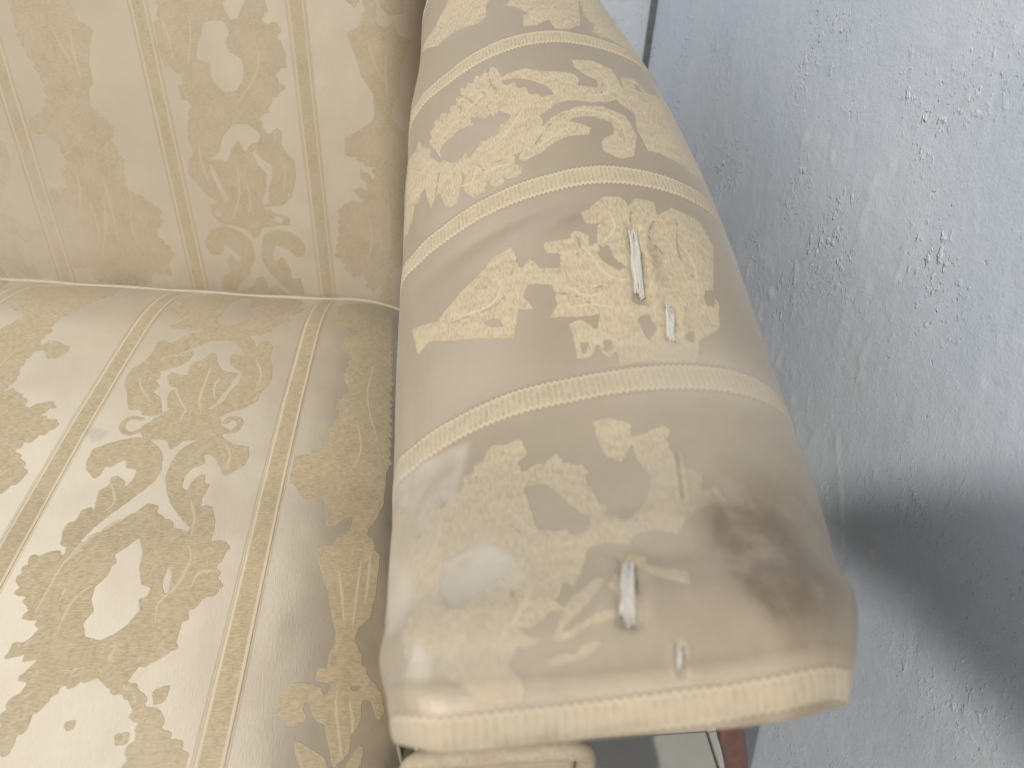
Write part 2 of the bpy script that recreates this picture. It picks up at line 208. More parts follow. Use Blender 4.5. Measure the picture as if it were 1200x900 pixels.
MOTIF_ARM = '''
+ 0 -282 7097 -654 7453 -900 7125 -1179 7129 -877 6775 -687 6764 -468 6651 -387 6693 -375 6865
+ 0 -207 6766 -92 6969 467 7155 413 6659 380 6440 243 6321 151 6328 121 6465 18 6379 -97 6386 -83 6537 -33 6570 -117 6685
* 0 467 7155 849 7617 942 6858 1001 6484 815 6273 673 6380 469 6387 546 6535 460 6634
+ 0 -346 5923 -401 5991 -431 5901 -449 5990 -487 5908 -537 5987 -560 5903 -611 5962 -632 5893 -674 5951 -678 5840 -725 5855 -712 5746 -771 5790 -781 5691 -851 5777 -874 5711 -922 5751 -919 5651 -980 5678 -951 5564 -994 5558 -939 5430 -899 5306 -862 5216 -864 5169 -928 5280 -999 5427 -1062 5586 -1108 5725 -1156 5658 -1318 5787 -1444 5827 -1206 5468 -1105 5275 -1096 5152 -1046 5139 -1029 5002 -990 4833 -946 4896 -904 4914 -861 4750 -813 4697 -765 4691 -732 4773 -702 4826 -691 4754 -625 4639 -573 4654 -539 4613 -518 4698 -520 4783 -495 4683 -467 4638 -403 4617 -395 4689 -354 4635 -278 4651 -265 4706 -301 4776 -307 4822 -283 4852 -220 4878 -152 4951 -99 5036 -71 5137 -96 5195 -41 5225 4 5261 -4 5367 -56 5368 -69 5450 -140 5472 -152 5568 -216 5580 -230 5669 -298 5663 -327 5719 -330 5835
- 0 -862 5222 -878 5301 -871 5359 -829 5385 -751 5385 -707 5413 -634 5394 -581 5367 -605 5510 -577 5450 -542 5433 -488 5371 -440 5406 -423 5335 -374 5396 -344 5352 -296 5290 -321 5238 -364 5240 -395 5202 -387 5149 -423 5131 -459 5147 -493 5124 -537 5146 -586 5085 -632 5031 -651 5089 -657 5145 -692 5091 -741 5087 -801 5131
+ 0 -359 5760 -286 5806 -130 5800 -8 5717 223 5670 252 5574 220 5494 367 5481 387 5605 325 5627 234 5752 226 5855 389 5896 541 5834 575 5643 533 5427 447 5318 293 5280 133 5316 6 5277 -105 5404 42 5406 -7 5529 -123 5646 -226 5715
+ 0 -287 4811 -171 4960 -9 5148 162 5225 370 5241 528 5169 570 4950 499 4703 389 4645 286 4723 286 4846 399 4927 402 5059 266 5104 146 5103 101 5068 246 4972 215 4892 79 4898 -22 4869 -129 4793 -251 4764
- 0 261 5070 338 5046 331 4882 252 4751 222 4814 251 4940
+ 0 510 5305 485 5407 592 5612 593 5735 729 5802 820 5645 1144 5861 1169 5430 1220 5079 1237 4932 997 4772 807 4817 717 4827 626 4813 585 5022 608 5240
- 0 713 5727 761 5721 763 5619 709 5602
* 0 -1293 5713 -983 5476 -1023 5138 -1153 5039 -1251 4927 -1469 4966 -1304 5282
+ 0 50 4140 104 4152 211 4265 336 4253 355 4163 411 4263 542 4253 530 4118 656 4237 862 4208 911 4005 754 3548 754 3429 676 3194 521 3070 448 2868 287 2868 156 2922 119 2886 65 2897 77 3039 35 2966 0 3015 -15 3100 -60 3009 -133 3009 -130 3129 -142 3255 -77 3281 -2 3180 33 3299 -15 3287 -242 3324 -183 3414 -195 3576 -321 3620 -362 3541 -311 3410 -388 3438 -380 3524 -438 3246 -564 3304 -834 3453 -982 3567 -1080 3536 -1143 3815 -916 3682 -787 3779 -624 3867 -525 3964 -394 3996 -367 3872 -359 3762 -300 3841 -270 3802 -244 3728 -132 3691 -114 3824 -196 3852 -203 3947 -49 3933 -4 4011 70 3928 55 3830 111 3869 135 4016 68 4030
c 16 -4 4011 9 3866 -21 3773
c 16 111 3869 160 3668 266 3616
c 16 374 4165 339 4034
c 16 -133 3559 17 3489 115 3507
c 16 135 4016 207 4033
c 16 -203 3509 -83 3455 -2 3370
c 16 -367 3872 -448 3728 -629 3736
c 16 -402 3655 -548 3535 -831 3588
c 16 530 4118 432 3921 502 3762
c 16 662 4107 597 3784 663 3560
- 0 96 3773 173 3837 185 3714 237 3640 198 3605 116 3697
- 0 -606 3455 -521 3431 -478 3346 -592 3403
- 0 14 3094 60 3104 53 3023 14 3012
- 0 -101 3122 -58 3111 -85 3036 -106 3042
- 0 220 3231 291 3274 308 3143 244 3060
- 0 688 3520 777 3558 701 3385 649 3390
- 0 431 3082 514 3157 482 3043
* 0 -1410 2700 -1031 2294 -1044 2185 -934 1937 -893 1789 -873 1672 -1091 1807 -1208 2090 -1368 2428
* 0 -945 1944 -932 2213 -893 2303 -862 2161 -823 2235 -773 2255 -742 2355 -678 2439 -601 2516 -479 2511 -468 2427 -533 2356 -484 2277 -322 2363 -324 2287 -235 2261 -242 2175 -243 2076 -216 1950 -115 1879 -140 1769 -205 1839 -281 1867 -337 1928 -364 1861 -352 1739 -398 1647 -427 1705 -515 1565 -631 1585 -873 1672 -892 1777
- 0 -864 1652 -857 1786 -796 1849 -718 1886 -644 1851 -582 1811 -542 1728 -560 1560
- 0 -494 2190 -404 2177 -337 2033 -265 1912 -283 1855 -345 1881 -402 1881 -473 1910 -483 2044
m 18 -577 2072 -519 1946 -476 1885
m 18 -861 2129 -876 1961 -912 1847
* 0 -1076 2083 -876 1933 -874 1701 -840 1517 -796 1463 -752 1491 -691 1570 -627 1639 -600 1593 -627 1461 -566 1499 -491 1691 -453 1632 -409 1675 -400 1635 -459 1544 -469 1432 -506 1415 -580 1382 -621 1376 -585 1327 -631 1272 -722 1295 -822 1241 -854 1214 -860 1365 -894 1277 -918 1377 -998 1304 -996 1442 -966 1608 -981 1797
+ 0 -293 1603 -279 1565 -359 1452 -443 1370 -499 1312 -470 1372 -427 1471 -357 1541
+ 0 -506 1312 -409 1367 -332 1407 -267 1418 -275 1380 -376 1354 -437 1315
+ 0 -535 1234 -471 1268 -438 1257 -415 1279 -343 1306 -348 1281 -393 1246 -442 1227 -497 1217
+ 0 -860 1365 -722 1295 -631 1272 -647 1227 -600 1169 -611 1097 -655 1111 -731 1111 -792 1183 -829 1199
m 18 -528 1580 -569 1476 -621 1376
+ 0 11 2385 77 2403 172 2453 189 2401 151 2341 155 2214 193 2148 240 2114 178 1952 122 1919 53 1804 16 1858 -104 1906 -19 1995 22 2115 -9 2260
+ 0 -128 1634 14 1570 -4 1488 -49 1519 -133 1583
m 16 -704 5087 -808 4999 -914 4978
m 16 -575 4932 -630 4804 -744 4837
m 16 -429 5754 -531 5649 -681 5596
m 16 -331 4779 -432 4810 -539 4823
m 16 -197 5323 -343 5108 -501 5025
m 16 -205 4828 -34 4934 134 5013
m 16 -6 5180 236 5177 452 5108 488 4856
m 16 368 5762 459 5631 422 5422 202 5364
m 16 -514 3819 -489 3648 -582 3555 -790 3604
m 16 225 4133 233 3981 140 3840
m 16 433 4097 377 3914 393 3746 507 3569
m 16 9 3866 59 3755 127 3575 247 3522
m 16 -133 3559 -22 3441 73 3444
m 16 612 3987 677 3735 618 3404
m 16 -125 3378 -2 3370 115 3328
c 16 -560 5903 -523 5793 -459 5646
c 16 -678 5840 -601 5710 -535 5571
c 16 -712 5746 -643 5598
c 16 -874 5711 -797 5560
c 16 -431 5901 -407 5737 -349 5586
c 16 -702 4826 -692 4907 -710 5004
c 16 -520 4783 -540 4866 -575 4932
c 16 -395 4689 -415 4771
c 16 -946 4896 -911 5032 -892 5130
c 16 -1096 5152 -1019 5225
c 16 -283 4852 -365 4855 -449 4863
c 16 -440 5406 -467 5524
c 16 -542 5433 -572 5554
c 16 162 5225 -17 5085 -158 4894
c 16 427 5579 388 5411
+ 0 -570 2387 -521 2496 -469 2510 -468 2411 -525 2338 -559 2285
+ 0 -516 2242 -465 2282 -388 2299 -332 2297 -317 2361 -310 2283 -236 2258 -238 2173 -218 2069 -218 1938 -265 1912 -296 1970 -306 2065 -337 2144 -399 2217 -471 2224
+ 0 -812 2000 -748 2045 -650 2039 -599 2009 -521 1934 -461 1809 -418 1715 -377 1656 -344 1762 -362 1848 -299 1859 -211 1852 -128 1823 -143 1758 -232 1787 -298 1777 -355 1614 -393 1547 -435 1603 -483 1637 -508 1746 -562 1855 -639 1940 -724 1967
+ 0 -135 2542 -54 2549 28 2479 -6 2332 -68 2228 -128 2290 -140 2416
+ 0 -586 1763 -500 1680 -529 1567 -584 1467 -620 1386 -629 1439 -590 1552 -611 1649
+ 0 -672 1433 -633 1397 -584 1336 -531 1332 -541 1298 -595 1293 -652 1332 -690 1363
c 12 -752 2485 -693 2295 -773 2144
c 12 -484 2277 -375 2257 -290 2103
c 12 -669 2017 -555 1930 -474 1764
+ 0 -5 2048 108 2057 186 2005 285 2024 275 1942 174 1913 83 1848 46 1781 -22 1816 -115 1820 -152 1890 -62 1898
+ 0 -219 1905 -135 1887 -20 1890 -10 1826 -118 1809 -215 1840
+ 0 -280 1533 -157 1717 -100 1681 -178 1565 -245 1479
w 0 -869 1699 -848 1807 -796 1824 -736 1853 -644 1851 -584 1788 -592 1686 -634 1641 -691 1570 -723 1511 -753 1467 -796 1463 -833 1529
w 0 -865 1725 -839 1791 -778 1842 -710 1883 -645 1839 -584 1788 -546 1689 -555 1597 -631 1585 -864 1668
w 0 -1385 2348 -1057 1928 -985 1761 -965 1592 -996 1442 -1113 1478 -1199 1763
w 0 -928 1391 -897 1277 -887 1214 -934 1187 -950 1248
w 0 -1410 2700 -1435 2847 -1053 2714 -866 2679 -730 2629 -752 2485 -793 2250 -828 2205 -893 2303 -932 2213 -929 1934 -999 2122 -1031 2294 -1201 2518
'''

# ------------------------------------------------------------------ helpers
def link(name, me, parent=None, mats=(), loc=None):
    o = bpy.data.objects.new(name, me); scene.collection.objects.link(o)
    for m in mats: me.materials.append(m)
    if parent: o.parent = parent
    if loc is not None: o.location = loc
    return o
def grid_mesh(name, X, Y, Z, U=None, V=None, attrs=None, flip=False, smooth=True):
    nv, nu = X.shape
    co = np.stack([X, Y, Z+ZO], -1).reshape(-1, 3).astype(np.float32)
    j, i = np.meshgrid(np.arange(nv-1), np.arange(nu-1), indexing='ij')
    a = (j*nu+i).ravel()
    q = np.stack([a, a+1, a+nu+1, a+nu], -1)
    if flip: q = q[:, ::-1]
    me = bpy.data.meshes.new(name)
    me.vertices.add(len(co)); me.vertices.foreach_set('co', co.ravel())
    me.loops.add(q.size); me.loops.foreach_set('vertex_index', q.ravel().astype(np.int32))
    me.polygons.add(len(q)); me.polygons.foreach_set('loop_start', np.arange(0, q.size, 4, dtype=np.int32))
    me.update(calc_edges=True)
    if smooth: me.polygons.foreach_set('use_smooth', np.ones(len(q), bool))
    if U is not None:
        uv = me.uv_layers.new(name='UVMap')
        w = np.stack([U.ravel(), V.ravel()], -1)[q.ravel()]
        uv.data.foreach_set('uv', w.ravel().astype(np.float32))
    for k, arr in (attrs or {}).items():
        at = me.attributes.new(k, 'FLOAT', 'POINT'); at.data.foreach_set('value', arr.ravel().astype(np.float32))
    me.validate(); me.update()
    return me
def fbm(x, y, sx, sy, seed, octaves=4, gain=.5):
    """smooth value noise on arrays x, y (metres) with cell sizes sx, sy"""
    out = np.zeros_like(x, dtype=float); amp = 1.; tot = 0
    for o in range(octaves):
        r = np.random.default_rng(seed*31+o); T = r.random((256, 256))
        a = x/sx*2**o+17.3*o; b = y/sy*2**o+5.1*o
        i = np.floor(a).astype(int); j = np.floor(b).astype(int); fa = a-i; fb = b-j
        fa = fa*fa*(3-2*fa); fb = fb*fb*(3-2*fb)
        g = lambda p, q: T[p % 256, q % 256]
        out += amp*((g(i, j)*(1-fa)+g(i+1, j)*fa)*(1-fb)+(g(i, j+1)*(1-fa)+g(i+1, j+1)*fa)*fb)
        tot += amp; amp *= gain
    return out/tot
def blur(A, n):
    for _ in range(n):
        P = np.pad(A, 1, mode='edge'); A = (P[:-2, 1:-1]+2*P[1:-1, 1:-1]+P[2:, 1:-1])/4
        P = np.pad(A, 1, mode='edge'); A = (P[1:-1, :-2]+2*P[1:-1, 1:-1]+P[1:-1, 2:])/4
    return A
class Loom:
    """woven figure map of one upholstered surface, in the fabric's own metres"""
    def __init__(s, u0, u1, v0, v1, r=.0005, teeth=(.0028, .0045), lobe=(.0115, .0027)):
        s.teeth = teeth; s.bite = .45; s.lobe = lobe
        s.u0, s.v0, s.r = u0, v0, r
        s.nu = int((u1-u0)/r)+2; s.nv = int((v1-v0)/r)+2
        s.L = {k: np.zeros((s.nv, s.nu), np.float32) for k in ('motif', 'vein', 'smudge', 'pale')}
    def box(s, P, pad=2):
        a = ((P.min(0)-[s.u0, s.v0])/s.r).astype(int)-pad; b = ((P.max(0)-[s.u0, s.v0])/s.r).astype(int)+pad+1
        return max(a[0], 0), min(b[0], s.nu), max(a[1], 0), min(b[1], s.nv)
    def poly(s, layer, P, val):
        i0, i1, j0, j1 = s.box(P)
        if i1 <= i0 or j1 <= j0: return
        X, Y = np.meshgrid(s.u0+np.arange(i0, i1)*s.r, s.v0+np.arange(j0, j1)*s.r)
        ins = np.zeros(X.shape, bool)
        for (x0, y0), (x1, y1) in zip(P, np.roll(P, -1, 0)):
            if y0 == y1: continue
            c = ((y0 > Y) != (y1 > Y)) & (X < (x1-x0)*(Y-y0)/(y1-y0)+x0)
            ins ^= c
        s.L[layer][j0:j1, i0:i1][ins] = val
    def serrate(s, P, step, depth, seed):
        """turn a plain outline into acanthus lobes; returns the outline and the notch lines between lobes"""
        r = np.random.default_rng(seed); A = np.sum(P[:, 0]*np.roll(P[:, 1], -1)-np.roll(P[:, 0], -1)*P[:, 1]); sg = 1 if A > 0 else -1
        S = np.vstack([P, P[:1]]); L = np.r_[0, np.cumsum(np.hypot(*np.diff(S, axis=0).T))]
        if L[-1] < step*5: return P, []
        n = int(L[-1]/step); q = (np.arange(n)+r.uniform(-.22, .22, n))*L[-1]/n
        out, cuts = [], []
        at_ = lambda d: np.array([np.interp(d % L[-1], L, S[:, 0]), np.interp(d % L[-1], L, S[:, 1])])
        for k in range(n):
            a, c = q[k], q[(k+1) % n]+(L[-1] if k == n-1 else 0); w = c-a
            p0, p1 = at_(a), at_(c); e = p1-p0; l = np.hypot(*e)+1e-9; nn = np.array([e[1], -e[0]])/l*sg
            d = depth*r.uniform(.6, 1.25)*min(1, l/w*1.2)
            for f, g in ((0, -.75), (.10, -.1), (.35, .45), (.68, .95), (.88, .75), (.97, .1)):
                out.append(at_(a+f*w)+nn*d*g)
            cuts.append(np.array([p0-nn*d*.6, p0-nn*d*1.6+e/l*w*.15, p0-nn*d*2.6+e/l*w*.45]))
        return np.array(out), cuts
    def line(s, layer, P, w, val):
        w = max(w, .0008)
        i0, i1, j0, j1 = s.box(P, int(w/s.r)+2)
        if i1 <= i0 or j1 <= j0: return
        X, Y = np.meshgrid(s.u0+np.arange(i0, i1)*s.r, s.v0+np.arange(j0, j1)*s.r)
        S = cr(P, 40); n = len(S)
        for k, ((x0, y0), (x1, y1)) in enumerate(zip(S[:-1], S[1:])):
            t = np.clip(((X-x0)*(x1-x0)+(Y-y0)*(y1-y0))/((x1-x0)**2+(y1-y0)**2+1e-12), 0, 1)
            d = np.hypot(X-x0-t*(x1-x0), Y-y0-t*(y1-y0))
            ww = w*.5*(.35+.65*math.sin(math.pi*(k+.5)/n)) if layer == 'vein' else w*.5
            s.L[layer][j0:j1, i0:i1][d < ww] = val
    def load(s, text, shifts=((0, 0),)):
        for du, dv in shifts:
            for ln in text.strip().splitlines():
                op, w, *n = ln.split(); P = np.array(n, float).reshape(-1, 2)*1e-4; P = P+[du, dv]; w = float(w)*1e-4
                if op in '+*-':
                    Q = P
                    if op == '*': Q, cuts = s.serrate(P, *s.lobe, len(P)*7+int(abs(P[0, 0])*1e4))
                    s.poly('motif', Q, 0. if op == '-' else 1.)
                    if op == '*':
                        for c in cuts: s.line('vein', c, .0010, .8)
                elif op == 'l': s.line('motif', P, w, 1.)
                elif op == 'm': s.line('vein', P, w, 1.)
                elif op == 'c': s.line('motif', P, max(w, .0010), .3)
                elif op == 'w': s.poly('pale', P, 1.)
                elif op == 's': s.poly('smudge', P, 1.)
        # leaf teeth: the drawn outlines are broken up the way the weaver serrates acanthus edges
        X, Y = np.meshgrid(s.u0+np.arange(s.nu)*s.r, s.v0+np.arange(s.nv)*s.r)
        F = blur(s.L['motif'], 2)
        wx, wy = fbm(X, Y, .012, .012, 91, 2)-.5, fbm(X, Y, .012, .012, 92, 2)-.5
        T = fbm(X+wx*.01, Y+wy*.01, *s.teeth, 93, 2)-.5
        F2 = (F+T*.7*s.bite > .5).astype(np.float32)
        R = np.abs(fbm(X+wx*.02, Y+wy*.02, s.teeth[0]*1.7, s.teeth[1]*1.7, 95, 2)-.5)
        s.L['motif'] = blur(F2, 3)
        s.L['vein'] = np.maximum(blur(s.L['vein'], 1), .9*np.clip(1-R/.022, 0, 1)*(fbm(X, Y, .02, .02, 97, 1) > .42))
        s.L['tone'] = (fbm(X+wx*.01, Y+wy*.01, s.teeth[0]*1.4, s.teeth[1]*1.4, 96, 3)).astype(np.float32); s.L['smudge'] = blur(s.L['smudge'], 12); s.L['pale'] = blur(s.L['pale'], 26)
    def sample(s, layer, U, V):
        A = s.L[layer]; a = np.clip((U-s.u0)/s.r, 0, s.nu-1.001); b = np.clip((V-s.v0)/s.r, 0, s.nv-1.001)
        i = a.astype(int); j = b.astype(int); fa = a-i; fb = b-j
        return (A[j, i]*(1-fa)+A[j, i+1]*fa)*(1-fb)+(A[j+1, i]*(1-fa)+A[j+1, i+1]*fa)*fb
def gauss(U, V, u, v, su, sv, rot=0):
    c, s_ = math.cos(rot), math.sin(rot); a = (U-u)*c+(V-v)*s_; b = -(U-u)*s_+(V-v)*c
    return np.exp(-(a/su)**2-(b/sv)**2)

# ------------------------------------------------------------------ materials
class NT:
    def __init__(s, name):
        s.m = bpy.data.materials.new(name); s.m.use_nodes = True; s.t = s.m.node_tree
        s.b = s.t.nodes['Principled BSDF']; s.out = s.t.nodes['Material Output']
    def n(s, typ, **kw):
        x = s.t.nodes.new(typ)
        for k, v in kw.items():
            if k.startswith('i_'):
                k = k[2:]; key = int(k) if k.isdigit() else k.replace('_', ' ')
                if isinstance(v, bpy.types.NodeSocket): s.t.links.new(v, x.inputs[key])
                else: x.inputs[key].default_value = v
            else: setattr(x, k, v)
        return x
    def lk(s, a, b): s.t.links.new(a, b)
    def math(s, op, a, b=0., c=0., clamp=False):
        x = s.n('ShaderNodeMath', operation=op, use_clamp=clamp)
        for i, v in enumerate((a, b, c)):
            if isinstance(v, bpy.types.NodeSocket): s.lk(v, x.inputs[i])
            else: x.inputs[i].default_value = v
        return x.outputs[0]
    def ramp(s, v, a, b, lo=0., hi=1.):
        x = s.n('ShaderNodeMapRange', interpolation_type='SMOOTHSTEP')
        s.lk(v, x.inputs[0])
        for i, q in zip((1, 2, 3, 4), (a, b, lo, hi)): x.inputs[i].default_value = q
        return x.outputs[0]
    def mix(s, f, a, b, blend='MIX'):
        x = s.n('ShaderNodeMix', data_type='RGBA', blend_type=blend)
        for i, v in ((0, f), (6, a), (7, b)):
            if isinstance(v, bpy.types.NodeSocket): s.lk(v, x.inputs[i])
            else: x.inputs[i].default_value = v if not isinstance(v, tuple) else (*v, 1)[:4]
        return x.outputs[2]
    def attr(s, name): return s.n('ShaderNodeAttribute', attribute_name=name).outputs['Fac']
    def noise(s, vec, scale, detail=3, rough=.6, sx=1., sy=1., sz=1.):
        mp = s.n('ShaderNodeMapping'); s.lk(vec, mp.inputs[0]); mp.inputs['Scale'].default_value = (sx, sy, sz)
        x = s.n('ShaderNodeTexNoise'); s.lk(mp.outputs[0], x.inputs['Vector'])
        x.inputs['Scale'].default_value = scale; x.inputs['Detail'].default_value = detail; x.inputs['Roughness'].default_value = rough
        return x.outputs[0]

CORD = (.56, .475, .33)
def damask(name, along, rib, sat=.42, gloss=.95, GROUND=(.54, .475, .365), FIGURE=(.44, .365, .24)):
    """striped satin damask. along = UV axis the stripes run in (0 = u, 1 = v)"""
    k = NT(name)
    uv = k.n('ShaderNodeUVMap', uv_map='UVMap').outputs[0]
    sep = k.n('ShaderNodeSeparateXYZ'); k.lk(uv, sep.inputs[0])
    al, ac = sep.outputs[along], sep.outputs[1-along]
    st = (1, .16) if along else (.16, 1)
    st2 = (.22, 1) if along else (1, .22)
    fine = k.noise(uv, 1500, 2, .6)
    streak = k.noise(uv, 900, 3, .65, st[0], st[1])
    cross = k.noise(uv, 900, 3, .65, st2[0], st2[1])
    cloud = k.noise(uv, 38, 4, .6)
    ribs_soft = k.ramp(k.attr('wear'), .2, .9, 1., .45)
    blot = k.noise(uv, 9, 3, .55)
    m = k.math('ADD', k.attr('motif'), k.math('MULTIPLY', k.math('SUBTRACT', cross, .5), .40))
    teeth = k.noise(uv, 260, 2, .5, *((1, .6) if along else (.6, 1)))
    m = k.math('ADD', m, k.math('MULTIPLY', k.math('SUBTRACT', teeth, .5), .9))
    wear = k.math('MULTIPLY', k.attr('wear'), k.ramp(cloud, .25, .65, .55, 1.))
    m = k.ramp(m, .44, .56)
    m = k.math('MULTIPLY', m, k.math('SUBTRACT', 1., k.math('MULTIPLY', wear, .75)))
    vein = k.ramp(k.attr('vein'), .25, .7)
    vein = k.math('MULTIPLY', vein, .7)
    # woven braid stripe
    a = k.attr('across')
    ribw = k.n('ShaderNodeTexWave', wave_type='BANDS', bands_direction='X' if along == 0 else 'Y')
    k.lk(uv, ribw.inputs[0]); ribw.inputs['Scale'].default_value = 2*math.pi/.0030/20*1.0
    ribw.inputs['Distortion'].default_value = 2.2; ribw.inputs['Detail'].default_value = 1.5; ribw.inputs['Detail Scale'].default_value = 40
    tooth = k.math('MULTIPLY', k.math('SUBTRACT', ribw.outputs[0], .5), .0016*rib)
    aa = k.math('ADD', a, tooth)
    band = k.ramp(aa, .0084, .0092, 1., 0.)
    core = k.ramp(aa, .0048, .0056, 1., 0.)
    line = k.math('MULTIPLY', k.ramp(aa, .0094, .0099, 0., 1.), k.ramp(aa, .0104, .0110, 1., 0.))
    cordm = k.math('MULTIPLY', k.ramp(aa, .0060, .0066), k.ramp(aa, .0078, .0085, 1., 0.))
    bandw = k.math('MULTIPLY', band, k.math('SUBTRACT', 1., k.math('MULTIPLY', wear, .6)))
    g = k.mix(k.ramp(streak, .3, .7, 0, .5), GROUND, (GROUND[0]*.9, GROUND[1]*.88, GROUND[2]*.85))
    g = k.mix(k.ramp(blot, .35, .7, 0., .35), g, (.40, .315, .25))
    f = k.mix(k.ramp(cross, .34, .66), (FIGURE[0]*.80, FIGURE[1]*.78, FIGURE[2]*.72), (FIGURE[0]*1.08, FIGURE[1]*1.06, FIGURE[2]*1.08))
    f = k.mix(k.ramp(cloud, .45, .75, 0, .2), f, (.50, .42, .275))
    f = k.mix(k.ramp(k.attr('tone'), .46, .64, 0., .22), f, CORD)
    f = k.mix(k.ramp(k.attr('tone'), .28, .40, .2, 0.), f, GROUND)
    f = k.mix(vein, f, CORD)
    c = k.mix(m, g, f)
    bc = k.mix(k.ramp(ribw.outputs[0], .2, .8, 0., .45*rib), f, CORD)
    bc = k.mix(cordm, bc, (CORD[0]*1.05, CORD[1]*1.05, CORD[2]*1.05))
    c = k.mix(bandw, c, bc)
    c = k.mix(k.math('MULTIPLY', wear, .45), c, (.54, .475, .385))
    c = k.mix(k.math('MULTIPLY', k.math('MULTIPLY', k.attr('pale'), k.ramp(cloud, .3, .6, .45, 1.)), k.math('SUBTRACT', .70, k.math('MULTIPLY', m, .45))), c, (.55, .50, .42))  # satin sheen of the ground, painted in as lighter cloth colour
    c = k.mix(k.math('MULTIPLY', line, .5), c, (.30, .23, .15))
    # dirt that sits in the cloth, and shade painted into seams and tears
    soil_shade = k.math('MULTIPLY', k.attr('soil_shade'), k.ramp(k.noise(uv, 40, 4, .6, 1.3, .75), .34, .60, .45, 1.), clamp=True)
    c = k.mix(k.math('MULTIPLY', soil_shade, .80), c, (.13, .092, .055))
    c = k.mix(k.math('MULTIPLY', k.attr('smudge'), .35), c, (.30, .27, .24))
    speck = k.ramp(k.noise(uv, 420, 1, .4), .80, .84)
    c = k.mix(k.math('MULTIPLY', speck, .35), c, (.22, .17, .1))
    k.lk(c, k.b.inputs['Base Color'])
    isf = k.math('MAXIMUM', m, bandw)
    k.lk(k.ramp(isf, 0, 1, .46, .85), k.b.inputs['Roughness'])
    k.lk(k.ramp(isf, 0, 1, sat, .0), k.b.inputs['Metallic'])
    k.lk(k.ramp(isf, 0, 1, gloss, .2), k.b.inputs['Specular IOR Level'])
    k.lk(k.ramp(isf, 0, 1, .6, .0), k.b.inputs['Anisotropic'])
    k.b.inputs['Anisotropic Rotation'].default_value = .25 if along else 0.
    tg = k.n('ShaderNodeTangent', direction_type='UV_MAP', uv_map='UVMap'); k.lk(tg.outputs[0], k.b.inputs['Tangent'])
    k.b.inputs['Sheen Weight'].default_value = .12; k.b.inputs['Sheen Roughness'].default_value = .5
    # relief: raised figure, threads, ribs
    h = k.math('MULTIPLY', isf, .00028)
    h = k.math('ADD', h, k.math('MULTIPLY', streak, .00016))
    h = k.math('ADD', h, k.math('MULTIPLY', cross, k.math('MULTIPLY', isf, .00022)))
    h = k.math('ADD', h, k.math('MULTIPLY', k.math('MULTIPLY', k.math('MULTIPLY', ribw.outputs[0], band), ribs_soft), .00028*rib))
    h = k.math('ADD', h, k.math('MULTIPLY', k.math('MULTIPLY', vein, m), .0002))
    h = k.math('ADD', h, k.math('MULTIPLY', fine, .00008))
    bp = k.n('ShaderNodeBump'); k.lk(h, bp.inputs['Height']); bp.inputs['Distance'].default_value = 1.; bp.inputs['Strength'].default_value = .8
    k.lk(bp.outputs[0], k.b.inputs['Normal'])
    return k.m
def plain(name, col, rough=.6, var=.15, scale=120, bump=.0003, bscale=None, spec=.5, col2=None, sx=1., sy=1., sz=1., coat=0):
    k = NT(name); co = k.n('ShaderNodeTexCoord').outputs['Object']
    n1 = k.noise(co, scale, 5, .65, sx, sy, sz)
    c = k.mix(k.ramp(n1, .3, .7), tuple(x*(1-var) for x in col), col2 or tuple(min(1, x*(1+var)) for x in col))
    k.lk(c, k.b.inputs['Base Color']); k.b.inputs['Roughness'].default_value = rough
    k.b.inputs['Specular IOR Level'].default_value = spec; k.b.inputs['Coat Weight'].default_value = coat
    if bump:
        bp = k.n('ShaderNodeBump'); k.lk(k.noise(co, bscale or scale*3, 4, .6, sx, sy, sz), bp.inputs['Height']); bp.inputs['Distance'].default_value = bump
        k.lk(bp.outputs[0], k.b.inputs['Normal'])
    return k.m
M_seat = damask('seat_damask', 1, .08, .6); M_back = damask('back_damask', 1, .08, .0, .9); M_arm = damask('arm_damask', 0, 1., .10, .5, (.325, .268, .188), (.475, .40, .28))  # one cloth: satin sheen put into the lighter seat and back ground colour
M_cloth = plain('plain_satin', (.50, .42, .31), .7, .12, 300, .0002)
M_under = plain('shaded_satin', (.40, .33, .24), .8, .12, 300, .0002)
M_pipe = plain('piping_cord', (.62, .55, .42), .8, .12, 900, .0003)
M_batt = plain('white_batting', (.56, .53, .475), .9, .1, 500, .0004, sx=3, sy=.3, sz=1)
M_torn = plain('torn_edge', (.27, .20, .12), .95, .3, 300, .0004)
M_wood = plain('mahogany', (.13, .032, .016), .45, .4, 60, .0002, sx=1, sy=1, sz=.12, coat=.1, col2=(.20, .055, .03))
M_tile = plain('floor_tile_glaze', (.52, .51, .47), .35, .06, 8, .0001)
M_grout = plain('grout', (.16, .15, .13), .9, .2, 200)
M_gap = plain('dark_joint', (.14, .15, .16), .9, .2, 100)
